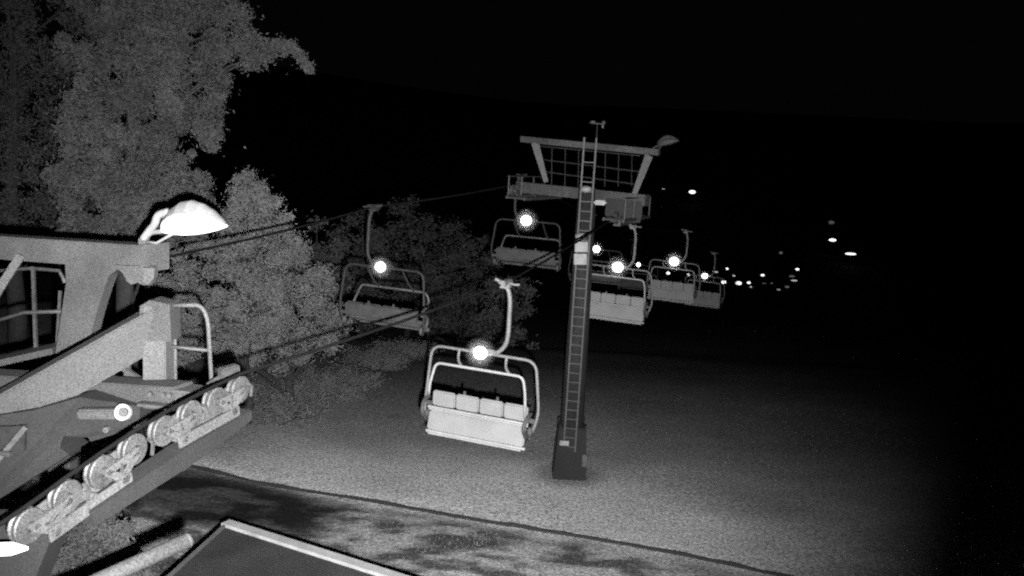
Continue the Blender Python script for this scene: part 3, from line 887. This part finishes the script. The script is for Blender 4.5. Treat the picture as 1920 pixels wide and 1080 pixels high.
# plates and marker lights on the mast
def onmast(px, py, off=.42):
    d = 24.65 + (py - 352) / (890 - 352) * 1.15 - off; return P(px, py, d)
n2 = Vector((0, 1, 0))
for a, b, hh in ((1090, 463, .28), (1088, 486, .30)):
    bm = NB(); c = onmast(a, b, .5); box(bm, c, .35, .03, hh, .006, Matrix.Rotation(R(-3), 3, 'Y')); link('marker_plate', bm, 'sign_white', t)
for px, py, ww, hh in ((1058, 831, .26, .14),):
    bm = NB(); box(bm, onmast(px, py, .62), ww, .03, hh, .01); link('name_plate', bm, 'sign_white', t)
bm = NB(); box(bm, P(1096, 864, 25.2), .14, .06, .36, .02); link('conduit_box', bm, 'tower_light_steel', t)
bm = NB(); box(bm, P(1125, 380, 24.1), .34, .06, .13, .04); link('bracket_plate', bm, 'sign_white', t)
for px, py in ((1099, 355), (1089, 443)):
    l = thing('marker_lamp', 'round white lamp bowl on the ladder, %s' % ('level with the crossarm' if py < 400 else 'just above the white plates on the mast'), 'lamp', (0, 0, 0), 0, 'lamp bowls on the tower mast')
    bm = NB(); ball(bm, onmast(px, py, .52), .13, 3, (1.25, 1, .75)); link('bowl', bm, 'sign_white', l, True)
    bm = NB(); disc(bm, onmast(px, py, .40), (0, 1, 0), .09, .12, 14); link('socket', bm, 'tower_steel', l)
# wind sensor on top
l = thing('wind_sensor', 'small wind sensor on a thin pole above the tower top', 'wind sensor')
bm = NB(); tube(bm, [P(1118, 268, 24.3), P(1120, 233, 24.3)], .015, 6); link('pole', bm, 'tower_steel', l)
bm = NB(); tube(bm, [P(1106, 230, 24.3), P(1132, 233, 24.3)], .022, 6); ball(bm, P(1132, 230, 24.3), .06, 2); box(bm, P(1130, 237, 24.3), .05, .04, .1, .01); box(bm, P(1112, 229, 24.3), .12, .02, .06, .01)
link('vane', bm, 'tower_light_steel', l)
floodlight(P(1222, 284, 24.0), P(1234, 273, 23.9), P(1274, 264, 23.7), .26, False, 'small unlit floodlight at the right end of the tower top beam', .7)
# tower sheave trains
for (px, py, d, lab, dz) in ((985, 352, 26.0, 'small wheel train on the left arm of the tower', 0), (1172, 401, 24.6, 'small wheel train on the right arm of the tower', 0)):
    c0 = P(px, py, d)
    s = thing('sheave_assembly', lab, 'sheave train', (0, 0, 0), 0, 'sheave trains of the lift')
    sd = Vector((ld_.y, -ld_.x, 0))
    for k in range(6): sheave(s, c0 + ld_ * ((k - 2.5) * .42) - Vector((0, 0, .02 * abs(k - 2.5) ** 1.5)), sd, .17, .09, 'tower_light_steel', 16)
    for k in range(3):
        bm = NB(); q = c0 + ld_ * ((k - 1) * .84)
        for e_ in (-.09, .09): box_beam(bm, q - ld_ * .25 + sd * e_ - Vector((0, 0, .1)), q + ld_ * .25 + sd * e_ - Vector((0, 0, .1)), .02, .12)
        link('rocker', bm, 'tower_light_steel', s)
    bm = NB(); box_beam(bm, c0 - ld_ * .9 - Vector((0, 0, .24)), c0 + ld_ * .9 - Vector((0, 0, .24)), .2, .12)
    link('main_beam', bm, 'tower_light_steel', s)

# ---------------------------------------------------------------- far lamps of the valley
FL = [ # px, py, distance, radius px (w, h), strength, label
    (1253, 512, 95, 5, 4, 2, 'bright valley lamp directly under the third chair lamp'),
    (1291, 515, 100, 4, 3, 2, 'small valley lamp left of the lamp of the smallest chair'),
    (1357, 529, 90, 6, 5, 2, 'bright round valley lamp, left of the bright pair'),
    (1385, 531, 92, 8, 5, 2, 'brightest valley lamp, left one of the bright pair'),
    (1404, 530, 96, 5, 3, 2, 'valley lamp, right one of the bright pair'),
    (1408, 538, 94, 3, 2, 1, 'faint valley lamp directly below the bright pair'),
    (1343, 510, 120, 5, 2, 1, 'thin flat valley lamp left of the topmost lamp of the cluster'),
    (1363, 504, 125, 4, 3, 2, 'topmost lamp in the left half of the valley cluster'),
    (1376, 517, 115, 4, 2, 1, 'small valley lamp just above the bright pair'),
    (1430, 516, 110, 5, 3, 2, 'lone valley lamp in the middle right of the cluster'),
    (1495, 505, 125, 5, 3, 2, 'upper right lamp of the valley cluster'),
    (1485, 518, 118, 8, 3, 0, 'dim wide lamp below the upper right lamp of the cluster'),
    (1489, 526, 116, 9, 2, 1, 'long flat dim lamp at the right end of the cluster'),
    (1433, 531, 104, 6, 1, 0, 'dim flat lamp right of the bright pair'),
    (1447, 531, 106, 3, 2, 0, 'tiny dim lamp further right of the bright pair'),
    (1460, 543, 100, 5, 1, 1, 'lowest lamp of the valley cluster, a flat glint'),
    (1476, 538, 101, 6, 3, 0, 'dim lamp at the lower right of the cluster'),
    (1464, 474, 150, 5, 4, 0, 'faint lone lamp above the valley cluster'),
    (1244, 354, 300, 4, 1, 1, 'tiny glint on the hillside right of the tower crossarm'),
    (1298, 360, 300, 9, 5, 2, 'bright lamp high on the hillside right of the tower crossarm'),
    (1559, 417, 260, 8, 5, 0, 'dim lamp, top of the three at far right'),
    (1561, 450, 240, 10, 4, 2, 'bright oval lamp, middle of the three at far right'),
    (1595, 476, 220, 15, 3, 2, 'bright long lamp, lowest of the three at far right')]
mats = ['far_lamp_dim', 'far_lamp_mid', 'far_lamp_lit']
for px, py, d, rw, rh, st, lab in FL:
    c = P(px, py, d)
    gz = gh(c.x, c.y)
    if c.z - gz < 3:                                             # slide it along the ray until it stands clear of the ground
        for k in range(60):
            d *= .97; c = P(px, py, d); gz = gh(c.x, c.y)
            if c.z - gz >= 3: break
    print('lamp', px, py, round(d), 'h', round(c.z - gz, 1))
    t = thing('street_lamp', lab, 'street lamp', (c.x, c.y, gz), 0, 'lamps in the valley and on the far hillside')
    q = c - Vector((c.x, c.y, gz))
    k = d / F
    bm = NB(); ball(bm, q, 1, 2, (rw * k * .72, min(rw, 5) * k * .45, rh * k * .66)); link('lantern', bm, mats[st], t, True)
    bm = NB(); tube(bm, [(0, 0.4, -.3), (0, 0.4, q.z + .2)], .06, 6); tube(bm, [(0, .4, q.z + .2), (0, 0, q.z + rh * k)], .04, 6); link('pole', bm, 'rope_steel', t)
